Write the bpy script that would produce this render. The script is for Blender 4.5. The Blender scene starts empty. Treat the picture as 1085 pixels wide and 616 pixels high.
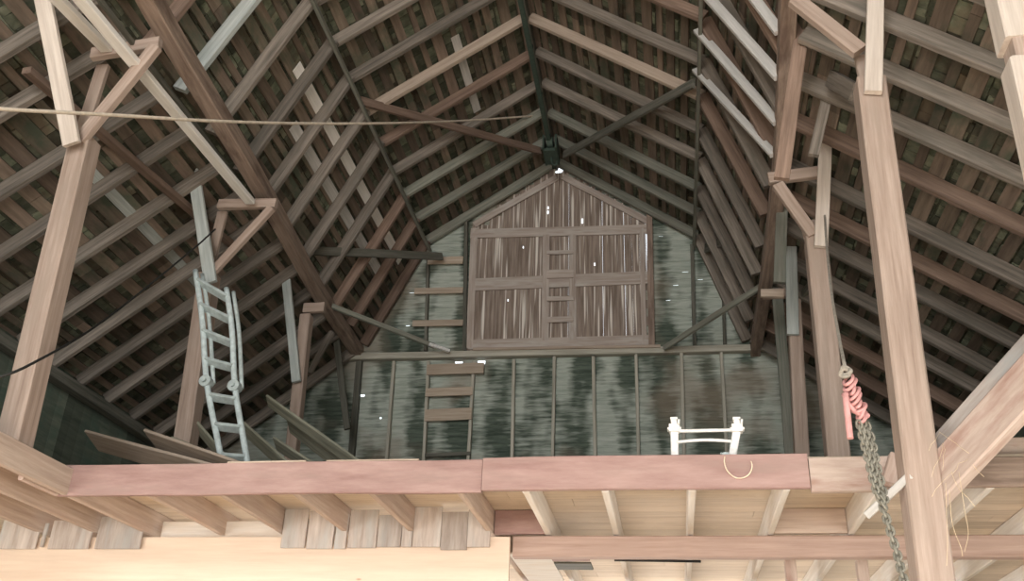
import bpy, bmesh, math, random
from mathutils import Vector, Matrix, noise
random.seed(7)
S = bpy.context.scene
COL = S.collection

# ------------------------------------------------------------------ camera
F = 1000.0; PX, PY = 542.5, 308.0
_ey = Vector((177.5, 522, F)).normalized()
_r = 75.0; _R = (F*F + _r*177.5)/522
_ez = Vector((_r, -_R, F)).normalized()
_ex = _ey.cross(_ez)
if _ex.x < 0: _ex = -_ex
CAM = Vector((0, 0, 1.6))
def ray(u, v):
    c = Vector((u-PX, v-PY, F)); return Vector((_ex.dot(c), _ey.dot(c), _ez.dot(c)))
def aty(u, v, y): d = ray(u, v); return CAM + d*(y/d.y)
def proj(p):
    q = Vector(p)-CAM; c = _ex*q.x + _ey*q.y + _ez*q.z
    return (PX+F*c.x/c.z, PY+F*c.y/c.z) if c.z > .05 else None
def seen(a, b, m=12):
    a, b = Vector(a), Vector(b)
    for i in range(41):
        q = proj(a.lerp(b, i/40))
        if q and -m < q[0] < 1085+m and -m < q[1] < 616+m: return True
    return False
cd = bpy.data.cameras.new('camera'); cam = bpy.data.objects.new('camera', cd); COL.objects.link(cam)
cd.sensor_width = 36; cd.lens = 36*F/1085; cd.clip_end = 500
rt = Vector((_ex.x, _ey.x, _ez.x)); dn = Vector((_ex.y, _ey.y, _ez.y)); fw = Vector((_ex.z, _ey.z, _ez.z))
cam.matrix_world = Matrix(((rt.x, -dn.x, -fw.x, CAM.x), (rt.y, -dn.y, -fw.y, CAM.y), (rt.z, -dn.z, -fw.z, CAM.z), (0, 0, 0, 1)))
S.camera = cam

# ------------------------------------------------------------------ materials
def rgb(r, g, b):
    f = lambda c: (c/12.92 if c <= .04045 else ((c+.055)/1.055)**2.4)
    return (f(r/255), f(g/255), f(b/255), 1)
def new_mat(name, rough=.85):
    m = bpy.data.materials.new(name); m.use_nodes = True
    nt = m.node_tree; b = nt.nodes['Principled BSDF']
    b.inputs['Roughness'].default_value = rough
    b.inputs['Specular IOR Level'].default_value = .25
    return m, nt, b
def N(nt, t, **k):
    n = nt.nodes.new(t)
    for a, v in k.items(): setattr(n, a, v)
    return n
def noise_n(nt, vec, scale, detail=4, rough=.6):
    n = N(nt, 'ShaderNodeTexNoise'); n.inputs['Scale'].default_value = scale
    n.inputs['Detail'].default_value = detail; n.inputs['Roughness'].default_value = rough
    nt.links.new(vec, n.inputs['Vector']); return n.outputs['Fac']
def mapped(nt, sc, rnd=True, loc=(0, 0, 0)):
    tc = N(nt, 'ShaderNodeTexCoord'); mp = N(nt, 'ShaderNodeMapping')
    mp.inputs['Scale'].default_value = sc; mp.inputs['Location'].default_value = loc
    nt.links.new(tc.outputs['Object'], mp.inputs['Vector'])
    if not rnd: return mp.outputs['Vector']
    oi = N(nt, 'ShaderNodeObjectInfo'); mu = N(nt, 'ShaderNodeMath', operation='MULTIPLY'); mu.inputs[1].default_value = 53
    nt.links.new(oi.outputs['Random'], mu.inputs[0])
    ad = N(nt, 'ShaderNodeVectorMath', operation='ADD')
    nt.links.new(mp.outputs['Vector'], ad.inputs[0]); nt.links.new(mu.outputs[0], ad.inputs[1])
    return ad.outputs['Vector']
def ramp(nt, fac, stops):
    r = N(nt, 'ShaderNodeValToRGB'); e = r.color_ramp.elements
    while len(e) < len(stops): e.new(.5)
    for i, (p, c) in enumerate(stops): e[i].position = p; e[i].color = c
    nt.links.new(fac, r.inputs['Fac']); return r.outputs['Color']
def mix(nt, a, b, fac, mode='MIX'):
    m = N(nt, 'ShaderNodeMix', data_type='RGBA', blend_type=mode)
    for s, x in ((m.inputs['Factor'], fac), (m.inputs['A'], a), (m.inputs['B'], b)):
        if isinstance(x, (int, float, tuple)): s.default_value = x
        else: nt.links.new(x, s)
    return m.outputs['Result']
def bump(nt, b, h, strength=.4, dist=.01):
    n = N(nt, 'ShaderNodeBump'); n.inputs['Strength'].default_value = strength; n.inputs['Distance'].default_value = dist
    nt.links.new(h, n.inputs['Height']); nt.links.new(n.outputs['Normal'], b.inputs['Normal'])
def wood(name, lo, hi, sc=(.8, 16, 16), rough=.85, patch=None, var=.35, pfrac=(.5, .68)):
    """grain along local x; `patch` = colour of large worn or stained areas"""
    m, nt, b = new_mat(name, rough)
    v = mapped(nt, sc); g = noise_n(nt, v, 1.6, 6, .65)
    c = ramp(nt, g, [(.3, lo), (.68, hi)])
    if patch:
        v2 = mapped(nt, (1.1, 5, 5)); p = noise_n(nt, v2, 1.3, 5, .6)
        pm = ramp(nt, p, [(pfrac[0], (0, 0, 0, 1)), (pfrac[1], (1, 1, 1, 1))])
        c = mix(nt, c, patch, pm)
    oi = N(nt, 'ShaderNodeObjectInfo')
    mr = N(nt, 'ShaderNodeMapRange'); mr.inputs['To Min'].default_value = 1-var; mr.inputs['To Max'].default_value = 1+var*.6
    nt.links.new(oi.outputs['Random'], mr.inputs['Value'])
    cb = N(nt, 'ShaderNodeCombineColor')
    for i in range(3): nt.links.new(mr.outputs[0], cb.inputs[i])
    c = mix(nt, c, cb.outputs[0], 1.0, 'MULTIPLY')
    nt.links.new(c, b.inputs['Base Color']); bump(nt, b, g, .5, .006)
    return m
M = {}
M['rafter'] = wood('rafter_wood', rgb(92, 86, 78), rgb(148, 137, 126), patch=rgb(112, 106, 97), var=.28)
M['rafter_red'] = wood('rafter_red_wood', rgb(104, 86, 75), rgb(150, 127, 112), patch=rgb(122, 102, 89), var=.25)
M['rafter_green'] = wood('rafter_greenish_wood', rgb(100, 104, 94), rgb(146, 144, 132), patch=rgb(120, 116, 106))  # greener grey than the other rafter woods
M['pale'] = wood('pale_new_wood', rgb(178, 175, 170), rgb(212, 208, 203), var=.08)
M['white'] = wood('white_board', rgb(228, 222, 214), rgb(248, 244, 238), var=.04)
M['bluepale'] = wood('pale_grey_wood', rgb(150, 156, 152), rgb(190, 194, 190), var=.12)
M['edge'] = wood('tan_wood_lit_rafter', rgb(150, 134, 120), rgb(182, 165, 149), var=.1)  # tan boards, and the upper rafters painted paler for a lit edge
M['purlin'] = wood('purlin_wood', rgb(126, 108, 96), rgb(170, 150, 136), patch=rgb(114, 96, 86), var=.12)
M['dark'] = wood('dark_wood', rgb(78, 80, 72), rgb(122, 118, 108), patch=rgb(92, 90, 80), var=.15)
M['post'] = wood('post_wood', rgb(144, 124, 111), rgb(180, 161, 148), patch=rgb(160, 143, 130), var=.07)
M['postpale'] = wood('post_side_board_wood', rgb(186, 172, 160), rgb(216, 204, 192), var=.08)
M['header'] = wood('header_red_stained_wood', rgb(142, 112, 106), rgb(172, 144, 136), sc=(1.2, 7, 7), patch=rgb(150, 126, 118), var=.08)
M['headerpale'] = wood('header_pale_wood', rgb(170, 150, 138), rgb(200, 182, 170), sc=(1.2, 10, 10), patch=rgb(160, 130, 118), var=.05)
M['joist'] = wood('joist_wood', rgb(164, 144, 130), rgb(200, 182, 168), patch=rgb(180, 158, 144), var=.1)
M['joistwhite'] = wood('joist_white_wood', rgb(208, 200, 190), rgb(230, 224, 216), patch=rgb(214, 202, 188), var=.05)
M['beam'] = wood('beam_wood', rgb(162, 136, 124), rgb(190, 166, 154), patch=rgb(176, 152, 140), var=.05)
M['yellow'] = wood('new_yellow_board', rgb(216, 194, 174), rgb(230, 210, 190), sc=(.7, 9, 9), var=.03)
M['greyplank'] = wood('grey_plank', rgb(150, 136, 126), rgb(200, 190, 182), sc=(1, 8, 8), patch=rgb(178, 176, 172), var=.22)
M['bark'] = wood('weathered_lumber', rgb(112, 112, 98), rgb(158, 156, 138), var=.15)
M['rung'] = wood('wall_cleat_wood', rgb(164, 146, 128), rgb(196, 180, 162), var=.15)
M['stud'] = wood('stud_wood', rgb(150, 146, 132), rgb(196, 190, 176), var=.1)

def boards_mat(name, lo, hi, sc, patch, pfrac=(.5, .62)):
    m, nt, b = new_mat(name)
    v = mapped(nt, sc, False); g = noise_n(nt, v, 1.5, 6, .65)
    c = ramp(nt, g, [(.3, lo), (.7, hi)])
    v2 = mapped(nt, (.9, .5, .9), False, (3, 1, 7)); p = noise_n(nt, v2, 1.8, 5, .65)
    pm = ramp(nt, p, [(pfrac[0], (0, 0, 0, 1)), (pfrac[1], (1, 1, 1, 1))])
    c = mix(nt, c, patch, pm)
    at = N(nt, 'ShaderNodeAttribute', attribute_name='tone')
    c = mix(nt, c, at.outputs['Color'], 1.0, 'MULTIPLY')
    nt.links.new(c, b.inputs['Base Color']); bump(nt, b, g, .5, .008); return m
M['sheath'] = boards_mat('roof_board_wood', rgb(104, 92, 82), rgb(150, 134, 120), (9, .8, 9), rgb(92, 98, 84), (.52, .66))  # green patches carry the greenish tint of the roof shadows
M['shingle'] = boards_mat('roof_shingle_underside', rgb(76, 86, 70), rgb(134, 136, 118), (4, 5, 4), rgb(98, 88, 74))  # green-grey takes in the greenish tint of the shadows
M['deck'] = boards_mat('loft_deck_board', rgb(196, 178, 158), rgb(226, 210, 190), (.8, 12, 5), rgb(218, 202, 182))
M['plainwall'] = boards_mat('dark_wall_board', rgb(84, 94, 82), rgb(120, 126, 112), (9, .8, 9), rgb(86, 104, 92))
M['doorboard'] = None
def knots():
    m = M['yellow']; nt = m.node_tree; b = nt.nodes['Principled BSDF']; old = b.inputs['Base Color'].links[0].from_socket
    v = mapped(nt, (.9, 1, 2.2), False); vo = N(nt, 'ShaderNodeTexVoronoi'); vo.inputs['Scale'].default_value = 1.7; nt.links.new(v, vo.inputs['Vector'])
    k = ramp(nt, vo.outputs['Distance'], [(.035, (1, 1, 1, 1)), (.06, (0, 0, 0, 1))])
    nt.links.new(mix(nt, old, rgb(176, 132, 104), k), b.inputs['Base Color'])
knots()
# gable siding: whitewash with dark streaky bare patches
def siding():
    m, nt, b = new_mat('whitewashed_siding', .9)
    v = mapped(nt, (1.3, 1, 14), False); fine = noise_n(nt, v, 1.6, 6, .7)
    base = ramp(nt, fine, [(.3, rgb(142, 152, 140)), (.7, rgb(190, 194, 184))])
    v2 = mapped(nt, (1.9, 1, .9), False, (4.3, 0, 2.2)); big = noise_n(nt, v2, 1.1, 2, .5)
    v3 = mapped(nt, (2.2, 1, 17), False, (1, 0, 5)); st = noise_n(nt, v3, 1.2, 3, .6)
    a1 = N(nt, 'ShaderNodeMath', operation='MULTIPLY'); a1.inputs[1].default_value = .42; nt.links.new(st, a1.inputs[0])
    a2 = N(nt, 'ShaderNodeMath', operation='ADD'); nt.links.new(big, a2.inputs[0]); nt.links.new(a1.outputs[0], a2.inputs[1])
    # the worn patch falls in one part of every bay between two studs
    tc = N(nt, 'ShaderNodeTexCoord'); sx = N(nt, 'ShaderNodeSeparateXYZ'); nt.links.new(tc.outputs['Object'], sx.inputs[0])
    w = N(nt, 'ShaderNodeMath', operation='MULTIPLY'); w.inputs[1].default_value = 2*math.pi/.66; nt.links.new(sx.outputs['X'], w.inputs[0])
    ph = N(nt, 'ShaderNodeMath', operation='ADD'); ph.inputs[1].default_value = 1.1; nt.links.new(w.outputs[0], ph.inputs[0])
    sn = N(nt, 'ShaderNodeMath', operation='SINE'); nt.links.new(ph.outputs[0], sn.inputs[0])
    s2 = N(nt, 'ShaderNodeMath', operation='MULTIPLY'); s2.inputs[1].default_value = .085; nt.links.new(sn.outputs[0], s2.inputs[0])
    a3 = N(nt, 'ShaderNodeMath', operation='ADD'); nt.links.new(a2.outputs[0], a3.inputs[0]); nt.links.new(s2.outputs[0], a3.inputs[1])
    pm = ramp(nt, a3.outputs[0], [(.64, (0, 0, 0, 1)), (.82, (1, 1, 1, 1))])
    dk = ramp(nt, fine, [(.35, rgb(62, 72, 63)), (.7, rgb(104, 114, 102))])
    c = mix(nt, base, dk, pm)
    v4 = mapped(nt, (.5, 1, .5), False, (9, 0, 1)); br = noise_n(nt, v4, 1.6, 3, .5)
    bm = ramp(nt, br, [(.5, (0, 0, 0, 1)), (.64, (.55, .55, .55, 1))])
    c = mix(nt, c, rgb(140, 124, 108), bm)
    nt.links.new(c, b.inputs['Base Color']); bump(nt, b, fine, .5, .01); return m
M['siding'] = siding()
def door_boards():
    m, nt, b = new_mat('hay_door_board', .9)
    v = mapped(nt, (16, 1, .8), False); s = noise_n(nt, v, 1.5, 4, .6)
    base = ramp(nt, s, [(.35, rgb(116, 102, 92)), (.62, rgb(158, 142, 130))])
    v2 = mapped(nt, (24, 1, .55), False, (2, 0, 3)); s2 = noise_n(nt, v2, 1.0, 2, .5)
    pm = ramp(nt, s2, [(.55, (0, 0, 0, 1)), (.63, (1, 1, 1, 1))])
    c = mix(nt, base, rgb(222, 214, 204), pm)
    nt.links.new(c, b.inputs['Base Color']); bump(nt, b, s, .5, .01); return m
M['doorboard'] = door_boards()
def simple(name, col, rough, metal=0, n=None):
    m, nt, b = new_mat(name, rough); b.inputs['Metallic'].default_value = metal
    v = mapped(nt, (6, 6, 6)); g = noise_n(nt, v, 3, 4, .6)
    k = tuple(c*.72 for c in col[:3])+(1,)
    nt.links.new(ramp(nt, g, [(.3, k), (.65, col)]), b.inputs['Base Color']); return m
M['alu'] = simple('aluminium', rgb(206, 218, 218), .4, .15)
M['alu2'] = simple('ladder_plate_metal', rgb(184, 194, 192), .45, .15)
M['whitepaint'] = simple('white_fibreglass', rgb(236, 234, 230), .5)
M['rope'] = simple('pale_rope', rgb(208, 194, 176), .9)
M['wire'] = simple('black_cable', rgb(46, 46, 44), .7)
M['twine'] = simple('cream_twine', rgb(236, 214, 190), .9)
M['strap'] = simple('pink_red_strap', rgb(206, 152, 148), .8)
M['chain'] = simple('zinc_chain', rgb(136, 132, 120), .6, .1)
M['greyrope'] = simple('grey_rope', rgb(158, 150, 138), .9)
M['track'] = simple('green_grey_iron', rgb(74, 88, 78), .7, .2)
M['straw'] = simple('dry_straw', rgb(226, 204, 170), .9)
M['ground'] = simple('dusty_straw_ground', rgb(206, 186, 162), .95)

# ------------------------------------------------------------------ helpers
def link(name, me, mat=None, parent=None, mw=None):
    o = bpy.data.objects.new(name, me); COL.objects.link(o)
    if me is not None and mat is not None: me.materials.append(mat)
    if parent: o.parent = parent
    if mw is not None:
        if parent: o.matrix_local = parent_inv[parent.name] @ mw
        else: o.matrix_world = mw
    return o
parent_inv = {}
def thing(name, loc, label, cat, group=None):
    o = bpy.data.objects.new(name, None); COL.objects.link(o); o.location = loc; o.empty_display_size = .1
    parent_inv[o.name] = Matrix.Translation(-Vector(loc))
    return tag(o, label, cat, group)
def tag(o, label=None, cat=None, group=None, kind=None):
    if label: o['label'] = label
    if cat: o['category'] = cat
    if group: o['group'] = group
    if kind: o['kind'] = kind
    return o
def frame(p0, p1, up=(0, 0, 1)):
    p0, p1 = Vector(p0), Vector(p1); x = (p1-p0).normalized(); u = Vector(up)
    y = u.cross(x)
    if y.length < 1e-4: y = Vector((0, 1, 0)).cross(x)
    y.normalize(); z = x.cross(y)
    m = Matrix(((x.x, y.x, z.x, p0.x), (x.y, y.y, z.y, p0.y), (x.z, y.z, z.z, p0.z), (0, 0, 0, 1)))
    return m, (p1-p0).length
def timber_mesh(L, w, h, oy=0, oz=0, ch=.006, wob=.004, ends=(0, 0), taper=1.0):
    """sawn timber along +x: chamfered section, slightly wavy, ends may be cut skew"""
    bm = bmesh.new(); n = max(2, min(14, int(L/.35))); rings = []
    ch = min(ch, w*.2, h*.2); ph = random.random()*50
    for i in range(n+1):
        t = i/n; ring = []
        k = 1+(taper-1)*t
        dy = wob*noise.noise((ph, t*L*.7, 1)); dz = wob*noise.noise((ph, t*L*.7, 9))
        a, b = w/2*k, h/2*k
        for sy, sz in ((-a+ch, -b), (a-ch, -b), (a, -b+ch), (a, b-ch), (a-ch, b), (-a+ch, b), (-a, b-ch), (-a, -b+ch)):
            x = t*L
            if i == 0: x += ends[0]*(sz/h)*h
            if i == n: x += ends[1]*(sz/h)*h
            j = wob*.25
            ring.append(bm.verts.new((x, sy+oy+dy+random.uniform(-j, j), sz+oz+dz+random.uniform(-j, j))))
        rings.append(ring)
    for a, b in zip(rings, rings[1:]):
        for i in range(8): bm.faces.new((a[i], a[(i+1) % 8], b[(i+1) % 8], b[i]))
    bm.faces.new(rings[0][::-1]); bm.faces.new(rings[-1])
    bmesh.ops.recalc_face_normals(bm, faces=bm.faces)
    me = bpy.data.meshes.new('timber'); bm.to_mesh(me); bm.free(); return me
def timber(name, p0, p1, w, h, mat, parent=None, up=(0, 0, 1), **k):
    m, L = frame(p0, p1, up)
    me = timber_mesh(L, w, h, **k); me.name = name
    return link(name, me, M[mat] if isinstance(mat, str) else mat, parent, m)
def bm_box(bm, x0, x1, y0, y1, z0, z1, tone=None, lay=None):
    vs = [bm.verts.new(p) for p in ((x0, y0, z0), (x1, y0, z0), (x1, y1, z0), (x0, y1, z0), (x0, y0, z1), (x1, y0, z1), (x1, y1, z1), (x0, y1, z1))]
    for f in ((0, 3, 2, 1), (4, 5, 6, 7), (0, 1, 5, 4), (1, 2, 6, 5), (2, 3, 7, 6), (3, 0, 4, 7)):
        fc = bm.faces.new([vs[i] for i in f])
        if lay is not None:
            for lp in fc.loops: lp[lay] = (tone, tone, tone, 1)
    return vs
def finish(bm, name, mat, parent=None):
    bmesh.ops.recalc_face_normals(bm, faces=bm.faces)
    me = bpy.data.meshes.new(name); bm.to_mesh(me); bm.free()
    o = bpy.data.objects.new(name, me); COL.objects.link(o)
    me.materials.append(M[mat] if isinstance(mat, str) else mat)
    if parent: o.parent = parent; o.matrix_local = parent_inv.get(parent.name, Matrix())
    return o
def tone_layer(bm): return bm.loops.layers.float_color.new('tone')
def tube(bm, pts, r, seg=8, closed=False, r1=None):
    pts = [Vector(p) for p in pts]; n = len(pts); rings = []; prev = None
    for i, p in enumerate(pts):
        a = pts[(i-1) % n] if (closed or i) else p; b = pts[(i+1) % n] if (closed or i < n-1) else p
        t = (b-a).normalized()
        if prev is None:
            s = t.orthogonal().normalized()
        else:
            s = (prev-t*prev.dot(t)).normalized()
        prev = s; q = t.cross(s); rr = r if r1 is None else r+(r1-r)*i/(n-1)
        rings.append([bm.verts.new(p+(s*math.cos(2*math.pi*k/seg)+q*math.sin(2*math.pi*k/seg))*rr) for k in range(seg)])
    m = n if closed else n-1
    for i in range(m):
        a, b = rings[i], rings[(i+1) % n]
        for k in range(seg): bm.faces.new((a[k], a[(k+1) % seg], b[(k+1) % seg], b[k])).smooth = True
    if not closed: bm.faces.new(rings[0][::-1]); bm.faces.new(rings[-1])
def spline(pts, n=10):
    pts = [Vector(p) for p in pts]; P = [pts[0]*2-pts[1]]+pts+[pts[-1]*2-pts[-2]]; out = []
    for i in range(1, len(P)-2):
        for k in range(n):
            t = k/n; a, b, c, d = P[i-1:i+3]
            out.append(.5*((2*b)+(c-a)*t+(2*a-5*b+4*c-d)*t*t+(3*b-a-3*c+d)*t**3))
    out.append(pts[-1]); return out
ORD = ['', 'first', 'second', 'third', 'fourth', 'fifth', 'sixth', 'seventh', 'eighth', 'ninth', 'tenth', 'eleventh', 'twelfth', 'thirteenth', 'fourteenth', 'fifteenth', 'sixteenth']
def nth(i): return ORD[i]

# ------------------------------------------------------------------ barn section (x, z)
RX, RZ = -1.72, 11.52
KL, KR = (-4.06, 9.97), (.74, 9.80)
PL, PR = (-5.02, 7.98), (1.42, 7.82)
EL, ER = (-7.55, 6.02), (4.05, 5.92)
YG, YB = 14.0, -6.0
LOFT = 3.62
Y_H = 6.5
SEG = [('left upper', (RX, RZ), KL), ('left steep', KL, PL), ('left lean-to', PL, EL),
       ('right upper', (RX, RZ), KR), ('right steep', KR, PR), ('right lean-to', PR, ER)]

# ---- roof slopes: skip boards under shingles, structure
for si, (nm, a, b) in enumerate(SEG):
    a2, b2 = Vector((a[0], 0, a[1])), Vector((b[0], 0, b[1]))
    d = (b2-a2); L = d.length; d.normalize()
    nrm = Vector((-d.z, 0, d.x));
    if nrm.z < 0: nrm = -nrm
    if abs(nrm.z) < .5 and (nrm.x > 0) != (si > 2): nrm = -nrm
    def P(s, off, y): return a2+d*s+nrm*off+Vector((0, y, 0))
    def slab(bm, s0, s1, o0, o1, y0, y1, lay, tone, dz=0):
        vs = [bm.verts.new(P(s, o, y)) for y in (y0, y1) for s, o in ((s0, o0), (s1, o0), (s1, o1), (s0, o1))]
        for f in ((0, 1, 2, 3), (7, 6, 5, 4), (0, 4, 5, 1), (1, 5, 6, 2), (2, 6, 7, 3), (3, 7, 4, 0)):
            fc = bm.faces.new([vs[i] for i in f])
            for lp in fc.loops: lp[lay] = (tone, tone*random.uniform(.96, 1.02), tone*.97, 1)
    # shingle layer (closed back sheet added against light leaks + ragged shingle rows hanging through the gaps)
    bm = bmesh.new(); lay = tone_layer(bm)
    ext0 = .0; ext1 = .5 if 'lean' in nm else .0
    slab(bm, -.09, L+ext1+.09, .062, .10, YB, YG+.25, lay, .55)
    rows = int(L/.17)+1
    for r in range(rows):
        y = 4.0+random.random()*.1
        while y < YG:
            w = random.uniform(.09, .22)
            o = random.uniform(.028, .05)
            slab(bm, r*.17, min(r*.17+.155+random.uniform(-.02, .01), L+.01), o, .062, y, y+w-.008, lay, random.choice((.4, .5, .6, .7, .9, 1.2)))
            y += w
    c = finish(bm, 'ceiling', 'shingle'); tag(c, kind='structure')
    bm = bmesh.new(); lay = tone_layer(bm)
    s = .03
    while s < L-.03:
        w = random.uniform(.08, .17); y = 3.5 if si else 3.4
        while y < YG:
            yl = y+random.uniform(2.4, 4.5)
            o = random.uniform(0, .004)
            slab(bm, s, min(s+w, L), o, .026+o, y, min(yl, YG)-.006, lay, random.choice((.5, .6, .7, .8, .9, 1.0, 1.1)))
            y = yl
        s += w+random.uniform(.05, .14)
    bo = finish(bm, 'roof_boards', 'sheath', c)

# ---- rafters, every one a thing
ys = [YG-.12-.73*k for k in range(13)]
YL = [13.85, 13.1, 12.4, 11.71, 11.04, 10.4, 9.75, 9.15, 8.52, 7.77, 7.1, 6.33, 5.76, 5.05]
YR = [13.7, 12.95, 12.2, 11.5, 10.89, 10.13, 9.54, 8.94, 8.16, 7.53, 6.92, 6.32, 5.7]
SIDEW = {'upper': 'upper rafter between ridge and knee', 'steep': 'rafter on the steep middle roof', 'lean-to': 'rafter of the shallow outer roof'}
for si, (nm, a, b) in enumerate(SEG):
    side, part = nm.split()
    cnt = 0
    yl = YL if nm == 'left lean-to' else (YR if nm == 'right lean-to' else ys)
    for k, y in enumerate(yl):
        y += random.uniform(-.03, .03)
        jx = random.uniform(-.015, .015)
        p0, p1 = Vector((a[0], y, a[1])), Vector((b[0], y+random.uniform(-.04, .04), b[1]))
        if not seen(p0, p1): continue
        cnt += 1
        mat = random.choice(('rafter', 'rafter', 'rafter_red', 'rafter'))
        tone = 'brown'
        if y > 12.3 and part == 'upper': mat = 'rafter_green'; tone = 'dark brown'
        if part == 'lean-to' and side == 'left': mat = 'rafter'; tone = 'grey-brown'
        if part == 'lean-to' and side == 'right': mat = random.choice(('rafter_red', 'rafter')); tone = 'rust-brown'
        if part == 'steep' and side == 'left' and k == 9: mat = 'bluepale'; tone = 'pale grey'
        if part == 'upper' and k == 5: mat = 'edge'; tone = 'lighter tan'  # whole rafter painted paler for an edge that catches light
        d = (p1-p0).normalized()
        up = Vector((0, 1, 0)).cross(d)
        if up.z < 0: up = -up
        if abs(up.z) < .5 and (up.x > 0) != (si > 2): up = -up
        h = .17 if part != 'upper' else .16
        w = .07
        st = .03 if part != 'upper' else .10
        o = timber('rafter', p0+d*st, p1-d*.02, w, h, mat, up=up, oz=-h/2)
        tag(o, f'{tone} {side}-hand {SIDEW[part]}, {nth(cnt)} from the gable wall', 'rafter', f'{side} {part} rafters')

# ---- pale boards sistered on the right steep rafters, near the top centre-right
for i, (pa, pb, w) in enumerate((((770, -40), (826, 34), .10), ((746, -8), (826, 82), .11), ((739, 32), (824, 130), .10), ((737, 74), (820, 164), .09))):
    y0 = (8.05, 8.72, 9.35, 10.0)[i]
    # both ends lie just below the steep right slope
    def onslope(u, v):
        A = Vector((KR[0]-.17, 0, KR[1]-.05)); dd = Vector((PR[0]-KR[0], 0, PR[1]-KR[1])).normalized(); n = Vector((-dd.z, 0, dd.x))
        r = ray(u, v); return CAM + r*((A-CAM).dot(n)/r.dot(n))
    q0, q1 = onslope(*pa), onslope(*pb)
    o = timber('sister_board', q0, q1, .05, w, 'pale', up=(1, 0, .5), oz=0)
    tag(o, f'pale new board nailed along steep right roof, {("uppermost, cut off by the photo top", "second from the top", "third down, with square top end", "lowest, with dark knot near lower end")[i]}', 'board', 'pale repair boards on right roof')

# ---- ridge, knee purlins, main purlins
tag(timber('ridge_beam', (RX, 9.0, RZ-.10), (RX, YG, RZ-.10), .05, .22, 'dark'), 'dark ridge board running under the roof peak to the gable', 'beam')
for (kx, kz), sd, o_ in ((KL, 'left', .12), (KR, 'right', -.13)):
    p = timber('purlin', (kx+o_, 6.5, kz-.22), (kx+o_, YG, kz-.22), .045, .07, 'rafter_green')
    tag(p, f'slim brown purlin under the {sd} roof knee running to the gable', 'purlin')
def poly_timber(name, pts, w, h, mat, parent=None):
    """one continuous timber bent slightly along its length"""
    bm = bmesh.new(); rings = []; P_ = spline(pts, 6)
    for i, p in enumerate(P_):
        t = (P_[min(i+1, len(P_)-1)]-P_[max(i-1, 0)]).normalized(); s = t.cross(Vector((0, 0, 1))).normalized(); u = s.cross(t)
        rings.append([bm.verts.new(p+s*a*w/2+u*b*h/2) for a, b in ((-1, -.9), (-.9, -1), (.9, -1), (1, -.9), (1, .9), (.9, 1), (-.9, 1), (-1, .9))])
    for a, b in zip(rings, rings[1:]):
        for i in range(8): bm.faces.new((a[i], a[(i+1) % 8], b[(i+1) % 8], b[i]))
    bm.faces.new(rings[0][::-1]); bm.faces.new(rings[-1])
    # local frame with x along the timber so the grain follows it
    m, L = frame(pts[0], pts[-1]); bmesh.ops.transform(bm, matrix=m.inverted(), verts=bm.verts)
    bmesh.ops.recalc_face_normals(bm, faces=bm.faces)
    me = bpy.data.meshes.new(name); bm.to_mesh(me); bm.free()
    return link(name, me, M[mat], parent, m)
tag(poly_timber('purlin', [aty(128, -60, 5.0), aty(176, 30, 6.1), aty(248, 150, 7.9), aty(285, 214, 9.2), aty(339, 312, 11.7), aty(380, 374, YG)], .17, .2, 'purlin'),
    'thick brown main purlin running down the left side over the three left posts', 'purlin')
tag(poly_timber('purlin', [aty(838, -40, 6.0), aty(835, 0, 6.6), aty(831, 95, 7.7), aty(826, 180, 8.9), aty(813, 290, 11.2), aty(800, 372, YG)], .15, .2, 'purlin'),
    'thick brown main purlin running down the right side over the right posts', 'purlin')
# outer small purlin below the left outer rafters
def on_lean(s, y, off=-.2, left=True):
    a, b = (PL, EL) if left else (PR, ER)
    return Vector((a[0]+(b[0]-a[0])*s, y, a[1]+(b[1]-a[1])*s+off))
tag(timber('rail', on_lean(.26, 6.0, -.23), on_lean(.13, 9.7, -.23), .10, .07, 'rafter_red'), 'reddish-brown rail under left outer rafters, behind the two white poles', 'rail')
# eave plates and eave corners
for (ex, ez), sd, s in ((EL, 'left', 1), (ER, 'right', -1)):
    tag(timber('eave_plate', (ex+s*.12, 4, ez-.20), (ex+s*.12, YG, ez-.20), .14, .14, 'dark'), f'dark timber eave plate under the {sd} outer rafter ends', 'beam')

# ------------------------------------------------------------------ walls, floor
def board_wall(name, x, z0, z1, y0, y1, opening=None, mat='plainwall'):
    bm = bmesh.new(); lay = tone_layer(bm); y = y0
    while y < y1:
        w = random.uniform(.16, .26); t = random.uniform(.65, 1.2)
        if opening and opening[0] < y+w/2 < opening[1]:
            bm_box(bm, x-.015, x+.015, y, y+w-.004, opening[2], z1, t, lay)
        else:
            bm_box(bm, x-.015, x+.015, y, y+w-.004, z0, z1, t, lay)
        y += w
    bm_box(bm, x-.05 if x < 0 else x+.03, x-.03 if x < 0 else x+.05, opening[1] if opening else y0, y1, z0, z1, .5, lay)
    return tag(finish(bm, name, mat), kind='structure')
board_wall('wall_left', EL[0]-.02, 0, EL[1]+.02, YB, YG, (0, 4.6, 2.7))  # unseen door gaps in both side walls, added for the fill lamps
board_wall('wall_right', ER[0]+.02, 0, ER[1]+.02, YB, YG, (.5, 4.6, 2.7))
bm = bmesh.new(); lay = tone_layer(bm)
def roof_z(x):
    pts = [EL, PL, KL, (RX, RZ), KR, PR, ER]
    if x <= pts[0][0]: return pts[0][1]
    for a, b in zip(pts, pts[1:]):
        if x <= b[0]: return a[1]+(b[1]-a[1])*(x-a[0])/(b[0]-a[0])
    return pts[-1][1]
x = EL[0]
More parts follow.
